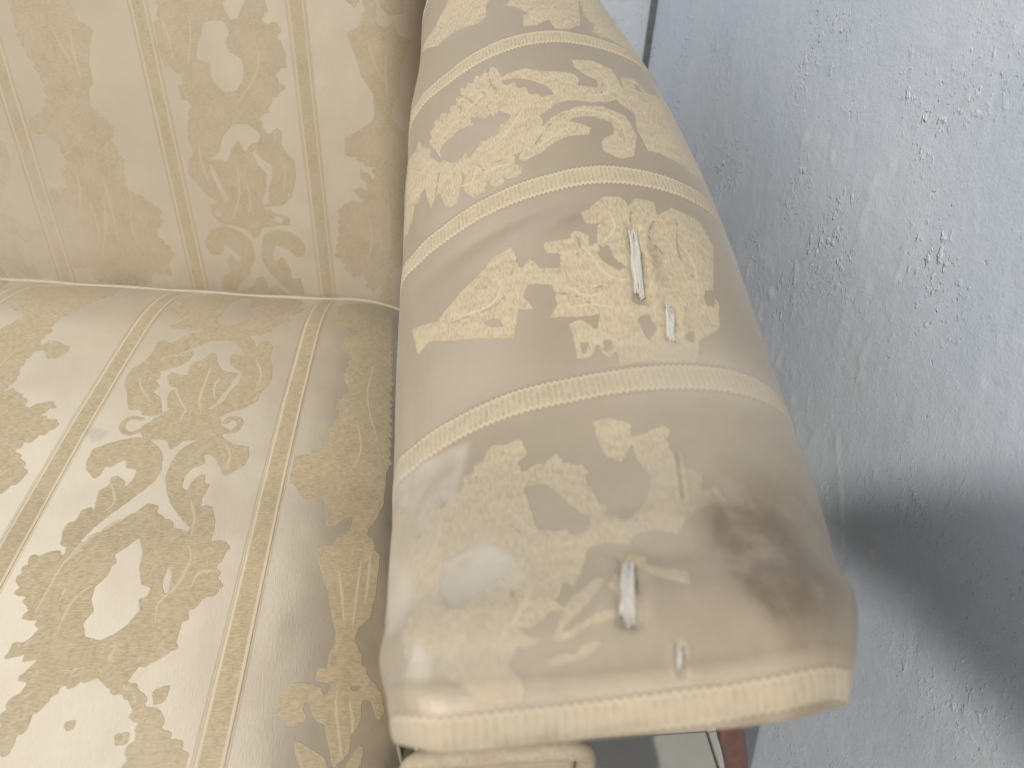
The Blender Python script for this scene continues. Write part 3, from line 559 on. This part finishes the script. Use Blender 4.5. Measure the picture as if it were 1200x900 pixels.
def wall_mat():
    k = NT('rough_painted_plaster'); co = k.n('ShaderNodeTexCoord').outputs['Object']
    n1 = k.noise(co, 5, 5, .6); n2 = k.noise(co, 70, 5, .7); n3 = k.noise(co, 420, 3, .6)
    c = k.mix(k.ramp(n1, .3, .7), (.495, .55, .63), (.565, .605, .665))
    c = k.mix(k.ramp(n2, .45, .8, 0, .5), c, (.60, .63, .67))
    dens = k.ramp(k.noise(co, 11, 3, .55), .44, .66)
    vein_ = k.ramp(k.noise(co, 4, 2, .5), .4, .6, .35, 1.)
    peb = k.math('MULTIPLY', k.ramp(k.noise(co, 150, 2, .5, 1, 1, .75), .57, .72), k.math('MULTIPLY', dens, vein_))
    crumb = k.math('MULTIPLY', k.ramp(k.noise(co, 330, 2, .55, 1, 1, .6), .60, .74), k.math('ADD', k.math('MULTIPLY', dens, .8), .15))
    pit = k.ramp(k.noise(co, 120, 2, .5, 1, 1, 1), .70, .78)
    c = k.mix(k.ramp(k.attr('chip'), .35, .9, 0, .5), c, (.70, .70, .69))
    c = k.mix(k.math('MULTIPLY', peb, .35), c, (.68, .69, .70))
    c = k.mix(k.ramp(k.noise(co, 200, 2, .5), .76, .82, 0, .4), c, (.25, .24, .23))
    k.lk(c, k.b.inputs['Base Color']); k.b.inputs['Roughness'].default_value = .5
    k.b.inputs['Specular IOR Level'].default_value = .45
    h = k.math('ADD', k.math('MULTIPLY', n2, .0012), k.math('MULTIPLY', n3, .0004))
    h = k.math('ADD', h, k.math('MULTIPLY', peb, .0022)); h = k.math('ADD', h, k.math('MULTIPLY', crumb, .0011))
    h = k.math('SUBTRACT', h, k.math('MULTIPLY', pit, .0008))
    bp = k.n('ShaderNodeBump'); k.lk(h, bp.inputs['Height']); bp.inputs['Distance'].default_value = 1.; bp.inputs['Strength'].default_value = .75
    k.lk(bp.outputs[0], k.b.inputs['Normal'])
    return k.m
M_wall = wall_mat()

# ------------------------------------------------------------------ room: two walls and a tiled floor
def struct(o): o['kind'] = 'structure'; return o
WX = .35; CY = 1.222
def wall_sheet(name, a0, a1, z0, z1, step, f, flip, amp=1.):
    A, Z = np.meshgrid(np.arange(a0, a1+step*.5, step), np.arange(z0, z1+step*.5, step))
    big = fbm(A, Z, .30, .35, 3, 3)-.5
    mid = fbm(A, Z, .030, .045, 5, 4)-.5
    dens = np.clip((fbm(A, Z, .10, .12, 8, 2)-.48)*4, 0, 1)
    lump = np.clip(fbm(A, Z, .008, .013, 11, 2)-.60, 0, 1)*dens      # small drips and trowel crumbs
    peb = np.clip(fbm(A, Z, .016, .022, 19, 2)-.66, 0, 1)*dens
    pit = np.clip(fbm(A, Z, .011, .014, 23, 2)-.74, 0, 1)
    h = amp*(.004*big+.0010*mid+.0012*lump+.0032*peb-.002*pit)
    # long pale scrape beside the armrest
    t = np.clip(((A-.46)*-.06+(Z+.395)*-.07)/(.06**2+.07**2), 0, 1) if name == 'wall' else 0
    d = np.hypot(A-.46+.06*t, Z+.395+.07*t) if name == 'wall' else 9.
    scr = np.clip(1.0-d/.004+(fbm(A, Z, .006, .012, 33, 3)-.5)*1.6, 0, 1)
    h = h+.0007*scr
    chip = np.clip(peb*4+scr*.8, 0, 1)
    X, Y = f(A, h)
    o = link(name, grid_mesh(name, X, Y, Z, attrs={'chip': chip}, flip=flip), None, [M_wall])
    return struct(o)
wall_sheet('wall', -.9, CY-.002, -.87, .95, .003, lambda A, h: (WX-h, A), False)
wall_sheet('back_wall', -1.6, WX-.0012, -.87, .95, .012, lambda A, h: (A, CY+.012-h*.5), False, .6)
# backing of the open joint in the corner
def box_mesh(name, x0, x1, y0, y1, z0, z1, bev=0., seg=2):
    bm = bmesh.new(); bmesh.ops.create_cube(bm, size=1)
    for v in bm.verts:
        v.co = Vector(((x0+x1)/2+v.co.x*(x1-x0), (y0+y1)/2+v.co.y*(y1-y0), (z0+z1)/2+v.co.z*(z1-z0)+ZO))
    if bev: bmesh.ops.bevel(bm, geom=bm.edges[:]+bm.verts[:], offset=bev, segments=seg, affect='EDGES', profile=.5)
    me = bpy.data.meshes.new(name); bm.to_mesh(me); bm.free()
    for p in me.polygons: p.use_smooth = bool(bev)
    return me
struct(link('corner_joint', box_mesh('corner_joint', WX-.0075, WX+.03, CY+.006, CY+.05, -.87, .95), None, [M_gap]))
fl = struct(link('floor', box_mesh('floor', -1.6, WX+.05, -.9, CY+.05, -.93, -.876), None, [M_grout]))
TS = .33; gy = .4535
tile_me = None
for ix in range(-5, 2):
    for iy in range(-4, 3):
        x1 = WX-.02+ix*TS; y0 = gy+iy*TS
        if x1 < -1.5: continue
        if tile_me is None:
            tile_me = box_mesh('tile', -TS+.003, 0, .003, TS, -.0062, 0, .0012, 2)
            tile_me.transform(Matrix.Translation((0, 0, -ZO))); tile_me.materials.append(M_tile)
        t = bpy.data.objects.new('tile', tile_me); scene.collection.objects.link(t); t.parent = fl
        t.location = (x1+rng.normal(0, .0004), y0, rng.normal(0, .0003)); t.rotation_euler = (rng.normal(0, .001), rng.normal(0, .001), rng.normal(0, .001))

# ------------------------------------------------------------------ the armchair
chair = bpy.data.objects.new('armchair', None); scene.collection.objects.link(chair)
chair.location = (-.2, .5, 0)
chair['label'] = 'cream and gold damask armchair with a worn, stained armrest beside the rough grey wall'
chair['category'] = 'armchair'
def child(o, p=chair):
    o.parent = p; o.matrix_parent_inverse = p.matrix_world.inverted() if p is not chair else Matrix.Translation((.2, -.5, 0))
    return o
def part(name, me, mats, p=chair):
    o = link(name, me, None, mats); o.parent = p
    if p is chair: o.location = (.2, -.5, 0)
    return o
# seat
lm = Loom(-.64, .02, .08, .86); lm.load(MOTIF_SEAT, ((-.354, 0), (0, 0)))
U1, V1, X, Y, Z = seat_grid(680, 740)
UU, VV = np.meshgrid(U1, V1)
mt = lm.sample('motif', UU, VV); vn = lm.sample('vein', UU, VV)
st = np.array([-.1315, -.3085, -.4855]); bend = .0015*np.sin(VV*9)
ac = np.min(np.abs(UU[..., None]-st-bend[..., None]), -1)
Z = Z+.0010*(fbm(UU, VV, .05, .07, 41, 3)-.5)*2+.00035*(np.clip(1-ac/.0085, 0, 1)**.5)
soil_shade = .55*gauss(UU, VV, -.012, .34, .022, .25)+.35*gauss(UU, VV, -.012, .2, .03, .09)+.18*gauss(UU, VV, -.055, .29, .02, .06)  # crease shade along the armrest, painted into the cloth colour
wear = np.clip(.7*gauss(UU, VV, -.22, .17, .13, .07), 0, 1)
at = dict(motif=mt*(ac > .0125), vein=vn, smudge=lm.sample('smudge', UU, VV), tone=lm.sample('tone', UU, VV), pale=lm.sample('pale', UU, VV), across=ac, soil_shade=np.clip(soil_shade, 0, 1), wear=wear)
def skirted(X, Y, Z, UU, VV, at, skirt):
    """add hidden border rows so the padded piece has depth"""
    def ext(A, f=None):
        B = np.pad(A, 1, mode='edge'); return B
    X2, Y2, Z2, U2, V2 = map(ext, (X, Y, Z, UU, VV)); a2 = {k: ext(v) for k, v in at.items()}
    m = np.zeros(X2.shape, bool); m[0], m[-1], m[:, 0], m[:, -1] = True, True, True, True
    X2[m] += skirt[0]; Y2[m] += skirt[1]; Z2[m] += skirt[2]
    return X2, Y2, Z2, U2, V2, a2
X, Y, Z, UU, VV, at = skirted(X, Y, Z, UU, VV, at, (0, 0, -.12))
seat = part('seat', grid_mesh('seat', X, Y, Z, UU, VV, at), [M_seat])
# seat rail below the cushion
part('seat_rail', box_mesh('seat_rail', -.62, .060, .125, .80, -.62, -.50, .012), [M_cloth])
# backrest
lb = Loom(-.72, .02, -.52, .14); lb.load(MOTIF_BACK, ((-.334, 0), (0, .33), (-.334, .33), (0, 0)))
U1, V1, X, Y, Z = back_grid(560, 400)
UU, VV = np.meshgrid(U1, V1)
st = np.array([-.1365, -.3000, -.4690, -.6340])
ac = np.min(np.abs(UU[..., None]-st), -1)
Y = Y-.0012*(fbm(UU, VV, .06, .08, 51, 3)-.5)*2-.0003*(np.clip(1-ac/.0085, 0, 1)**.5)
soil_shade = .25*gauss(UU, VV, -.4, -.46, .3, .02)  # shade above the bottom seam, put into the colour
at = dict(motif=lb.sample('motif', UU, VV)*(ac > .0125), vein=lb.sample('vein', UU, VV), smudge=lb.sample('smudge', UU, VV)*0, tone=lb.sample('tone', UU, VV), pale=lb.sample('pale', UU, VV), across=ac,
          soil_shade=np.clip(soil_shade, 0, 1), wear=np.clip(.8*gauss(UU, VV, -.50, -.40, .07, .07)+.45, 0, 1))
X, Y, Z, UU, VV, at = skirted(X, Y, Z, UU, VV, at, (0, .11, 0))
part('backrest', grid_mesh('backrest', X, Y, Z, UU, VV, at, flip=False), [M_back])
part('back_panel', box_mesh('back_panel', -.69, .0, .935, 1.06, -.62, -.052, .02), [M_cloth])
# piping along the seam of seat and back
def tube(name, pts, rad, nseg=8, caps=True, twist=None):
    P = [Vector(p) for p in pts]; bm = bmesh.new(); rings = []
    for i, p in enumerate(P):
        d = (P[min(i+1, len(P)-1)]-P[max(i-1, 0)]).normalized()
        u = d.orthogonal().normalized() if i == 0 else (u-d*u.dot(d)).normalized()
        w = d.cross(u); r = rad(i/(len(P)-1)) if callable(rad) else rad
        rx, ry = r if isinstance(r, tuple) else (r, r)
        rings.append([bm.verts.new(p+Vector((0, 0, ZO))+u*math.cos(a)*rx+w*math.sin(a)*ry) for a in [2*math.pi*j/nseg for j in range(nseg)]])
    for a, b in zip(rings[:-1], rings[1:]):
        for j in range(nseg): bm.faces.new((a[j], a[(j+1) % nseg], b[(j+1) % nseg], b[j]))
    if caps: bm.faces.new(rings[0][::-1]); bm.faces.new(rings[-1])
    bmesh.ops.recalc_face_normals(bm, faces=bm.faces)
    me = bpy.data.meshes.new(name); bm.to_mesh(me); bm.free()
    for p in me.polygons: p.use_smooth = True
    return me
xs = np.linspace(-.62, -.035, 90)
ys_ = seam_y(xs)-.006
part('seat_piping', tube('seat_piping', list(zip(xs, ys_, seat_z(xs, ys_)+.0012+.0006*np.sin(xs*60))), .0022, 8), [M_pipe])

# armrest
la = Loom(-.32, .44, .09, .98, teeth=(.0040, .0024), lobe=(.0110, .0026)); la.load(MOTIF_ARM, ((.34, 0), (0, -.0)))
U1, V1, X, Y, Z = arm_grid(580, 900)
UU, VV = np.meshgrid(U1, V1)
st = np.array([.1050, .2790, .4490, .6205, .790])
wob = .0012*np.sin(UU*23+VV*9)
ac = np.min(np.abs(VV[..., None]-st-wob[..., None]), -1)
ac = np.where(VV < .15, ac*1.75, ac)
# outward normals for relief
Px = np.stack([X, Y, Z], -1); du = np.gradient(Px, axis=1); dv = np.gradient(Px, axis=0)
N = np.cross(du, dv); N /= np.linalg.norm(N, axis=-1, keepdims=True)+1e-12
h = .0022*(fbm(UU, VV, .055, .06, 61, 3)-.5)+.0006*(np.clip(1-ac/.0090, 0, 1)**.5)
# slack folds beside the third stripe and round the front
h += -.0012*gauss(UU, VV, -.035, .425, .05, .008, .1)+.0011*gauss(UU, VV, -.03, .409, .06, .012, .1)
h += -.0012*np.exp(-((VV-.127)/.006)**2)*np.clip((.05-UU)*8, .2, 1)+.0012*np.exp(-((VV-.147)/.012)**2)
TEARS = [((0.0358, 0.4006), (0.0278, 0.3344), 0.0054, 0.0026),
         ((0.0433, 0.3353), (0.0371, 0.3045), 0.0042, 0.0014),
         ((-0.0162, 0.1692), (-0.0248, 0.1335), 0.0048, 0.0024),
         ((0.0174, 0.2254), (0.0115, 0.1961), 0.0011, 0.0006),
         ((-0.0104, 0.1262), (-0.0123, 0.1154), 0.0016, 0.0014)]
torn = np.zeros_like(UU)
for (ta, tb, tw, dep) in TEARS:
    (a0, b0), (a1, b1) = ta, tb; L = math.hypot(a1-a0, b1-b0); ex, ey = (a1-a0)/L, (b1-b0)/L
    s_ = (UU-a0)*ex+(VV-b0)*ey; d = -(UU-a0)*ey+(VV-b0)*ex
    inl = np.clip((s_+.001)/.003, 0, 1)*np.clip((L+.001-s_)/.003, 0, 1)
    prof = inl*np.clip(1.5-np.abs(d)/(tw*.75)+(fbm(UU, VV, .002, .004, 77, 2)-.5)*.6, 0, 1)
    h += -dep*prof+.0004*inl*np.exp(-((np.abs(d)-tw*1.6)/(tw*.6))**2)
    torn = np.maximum(torn, prof)
X, Y, Z = (Px+N*h[..., None]).transpose(2, 0, 1)
soil_shade = (1.3*gauss(UU, VV, 0.0244, 0.1554, 0.007, 0.026, 0)
        + 1.0*gauss(UU, VV, 0.0321, 0.1646, 0.018, 0.036, 0)
        + 0.5*gauss(UU, VV, 0.0562, 0.1935, 0.018, 0.022, 0)
        + 0.2*gauss(UU, VV, 0.0281, 0.1822, 0.018, 0.022, 0)
        + 0.45*gauss(UU, VV, 0.0405, 0.1466, 0.012, 0.03, 0)
        + 0.5*gauss(UU, VV, 0.0426, 0.375, 0.0035, 0.018, 0)  # shade in the hollow of the long tear, painted on
        + 0.2*gauss(UU, VV, 0.0037, 0.1354, 0.02, 0.03, 0)
        + 0.25*gauss(UU, VV, 0.1203, 0.3617, 0.03, 0.07, 0)
        + 0.5*gauss(UU, VV, -0.0153, 0.169, 0.005, 0.004, 0)
        + 0.5*gauss(UU, VV, -0.0245, 0.1338, 0.004, 0.003, 0)
        + 0.35*gauss(UU, VV, -0.0066, 0.1636, 0.014, 0.004, 0.1)
        + 0.35*gauss(UU, VV, -0.0104, 0.1926, 0.012, 0.004, 0)
        + 0.35*gauss(UU, VV, 0.0044, 0.4102, 0.02, 0.006, 0.3))
wearA = (0.3*gauss(UU, VV, -0.0465, 0.1712, 0.11, 0.07, 0)
        + 0.5*gauss(UU, VV, 0.1279, 0.4558, 0.03, 0.2, 0)
        + 0.5*gauss(UU, VV, 0.0558, 0.2881, 0.06, 0.03, 0)
        + 0.6*gauss(UU, VV, -0.1133, 0.2142, 0.03, 0.07, 0)
        + 0.5*gauss(UU, VV, 0.0214, 0.208, 0.04, 0.04, 0)
        + 0.8*gauss(UU, VV, 0.0562, 0.2755, 0.06, 0.02, 0)
        + 0.8*gauss(UU, VV, 0.1254, 0.398, 0.03, 0.05, 0)
        + 0.5*gauss(UU, VV, 0.1195, 0.5283, 0.02, 0.08, 0)
        + 0.6*gauss(UU, VV, -0.0634, 0.1226, 0.08, 0.015, 0)
        + 0.2*gauss(UU, VV, -0.0506, 0.1917, 0.03, 0.02, 0))+.5*np.exp(-((VV-.100)/.012)**2)
soil_shade = soil_shade+.8*np.exp(-((VV-.1000)/.0030)**2)*fbm(UU, VV, .02, .01, 71, 2)+.25*np.exp(-((VV-.1185)/.002)**2)
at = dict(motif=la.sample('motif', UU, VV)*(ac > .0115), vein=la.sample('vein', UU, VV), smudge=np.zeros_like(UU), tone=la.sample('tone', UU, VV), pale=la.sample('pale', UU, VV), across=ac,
          soil_shade=np.clip(np.maximum(soil_shade, .35*torn), 0, 1), wear=np.clip(wearA, 0, 1))
# rolled front end closing the roll
nrm = [(.990, -.0008), (.970, -.0012), (.94, -.0008), (.88, .001), (.78, .004), (.62, .007), (.40, .009), (.2, .010), (.02, .011)]
c = np.array([.055, -.255]); rows = []
zt0 = Z[0].max()
for s_, dy in nrm[::-1]:
    x = c[0]+(X[0]-c[0])*s_; z = np.where(Z[0] > -.46, c[1]+(Z[0]-c[1])*s_, Z[0])
    lean = np.clip(zt0-.003-z, 0, .30); rows.append((x, .100+dy+.66*lean+.0060+.028*np.clip(x, 0, .12)+.0035*np.clip((x-.098)/.022, 0, 1)**2+.006*np.clip((.004-x)/.02, 0, 1)**2, z))
xr, yr, zr = (np.stack([r[k] for r in rows]) for k in range(3))
nn = len(rows)
X = np.vstack([xr, X]); Y = np.vstack([yr, Y]); Z = np.vstack([zr, Z]); UU = np.vstack([np.repeat(UU[:1], nn, 0), UU])
VV = np.vstack([.100-.0015*np.arange(nn, 0, -1)[:, None]+0*xr, VV])
at = {k: np.vstack([np.repeat(v[:1], nn, 0), v]) for k, v in at.items()}
at['across'][:nn] = np.abs(VV[:nn]-.1050)*1.75
arm = part('armrest', grid_mesh('armrest', X, Y, Z, UU, VV, at), [M_arm])
def on_arm(u, v, lift=0.):
    i = int(np.argmin(np.abs(U1-u))); j = int(round((v-V1[0])/(V1[1]-V1[0])))
    return Px[j, i]+N[j, i]*lift
# white batting showing through the slits
for (ta, tb, tw, dep) in TEARS:
    (a0, b0), (a1, b1) = ta, tb; L = math.hypot(a1-a0, b1-b0); px_, py_ = -(b1-b0)/L, (a1-a0)/L
    if tw < .0012: continue
    bm = bmesh.new()
    for q in range(5):
        off = (q/4-.5)*tw*.75-.18*tw; t0 = random.uniform(.02, .12); t1 = random.uniform(.86, .99)
        ring = []; r0 = tw*.24
        for t in np.linspace(t0, t1, 12):
            w = off+tw*.07*math.sin(t*5+q*2)
            p = on_arm(a0+(a1-a0)*t+px_*w, b0+(b1-b0)*t+py_*w, -dep*.55+.0004*math.sin(t*9+q)+dep*.35*math.sin(t*math.pi))
            n = on_arm(a0, b0, 1)-on_arm(a0, b0); n = Vector(n); sd = Vector((px_, py_, 0)).normalized()
            rr = r0*math.sin(math.pi*min(max((t-t0)/(t1-t0), .08), .92))**.5
            ring.append([bm.verts.new(Vector(p)+Vector((0, 0, ZO))+sd*math.cos(k_*math.pi/3)*rr+n*math.sin(k_*math.pi/3)*rr) for k_ in range(6)])
        for A_, B_ in zip(ring[:-1], ring[1:]):
            for k_ in range(6): bm.faces.new((A_[k_], A_[(k_+1) % 6], B_[(k_+1) % 6], B_[k_]))
    bmesh.ops.recalc_face_normals(bm, faces=bm.faces)
    me = bpy.data.meshes.new('batting'); bm.to_mesh(me); bm.free()
    for p in me.polygons: p.use_smooth = True
    o = link('batting', me, arm, [M_batt])
# front panel stub with its welt under the roll
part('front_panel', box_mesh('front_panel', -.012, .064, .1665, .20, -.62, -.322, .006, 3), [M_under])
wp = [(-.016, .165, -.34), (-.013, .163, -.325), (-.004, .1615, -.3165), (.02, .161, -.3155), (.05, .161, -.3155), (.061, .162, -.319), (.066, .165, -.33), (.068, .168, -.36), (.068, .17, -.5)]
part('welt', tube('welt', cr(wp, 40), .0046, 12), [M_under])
# mahogany leg: sabre curve out to the wall side
lp = [(x+.006, y, z) for x, y, z in cr([(.146, .222, -.30), (.162, .229, -.37), (.178, .236, -.440), (.196, .244, -.490), (.214, .252, -.545), (.231, .262, -.61), (.250, .273, -.70), (.272, .286, -.80), (.286, .294, -.869)], 40)]
part('leg', tube('leg', lp, lambda t: (.0100-.002*t, .0095-.002*t), 10), [M_wood])

# ------------------------------------------------------------------ added blocker, out of view between the lamp and the wall: its corner throws the wedge of shade
M_occluder = plain('occluder_cloth', (.045, .045, .055), .95, .3, 300, .0008)
LP = np.array((-1.02, -1.36, 1.42))
top = lambda x: .027+0*x
xs = np.linspace(-.012, .40, 64); bm = bmesh.new(); rows = []
for x in xs:
    lo = np.interp(x, [-.012, .028, .091, .134, .18, .30, .40], [-.008, -.035, -.090, -.136, -.183, -.29, -.33]); hi = np.interp(x, [-.012, .035], [-.002, .027])
    col = []
    for t in np.linspace(0, 1, 30):
        p = np.array((x, -.02, hi+(lo-hi)*t)); p = p+(LP-p)*.45
        p[1] += .006*math.sin(x*95+t*1.5)*t
        col.append(bm.verts.new((p[0], p[1], p[2]+ZO)))
    rows.append(col)
for a, c_ in zip(rows[:-1], rows[1:]):
    for k in range(29): bm.faces.new((a[k], a[k+1], c_[k+1], c_[k]))
me = bpy.data.meshes.new('occluder'); bm.to_mesh(me); bm.free()
for p in me.polygons: p.use_smooth = True
occluder = link('occluder', me, None, [M_occluder]); sd = occluder.modifiers.new('thick', 'SOLIDIFY'); sd.thickness = .004
occluder['label'] = 'added dark blocker, out of view, that shades the wall'; occluder['category'] = 'occluder'
pt = np.array((.1, -.02, .027)); pt = pt+(LP-pt)*.45
occluder_cord = link('occluder_cord', tube('occluder_cord', [(-1.6, pt[1], pt[2]+.002), (-.8, pt[1], pt[2]+.001), (WX, pt[1], pt[2]+.002)], .0015, 6), None, [M_pipe])
occluder_cord['label'] = 'added thin line, out of view, that carries the dark blocker'; occluder_cord['category'] = 'occluder_cord'
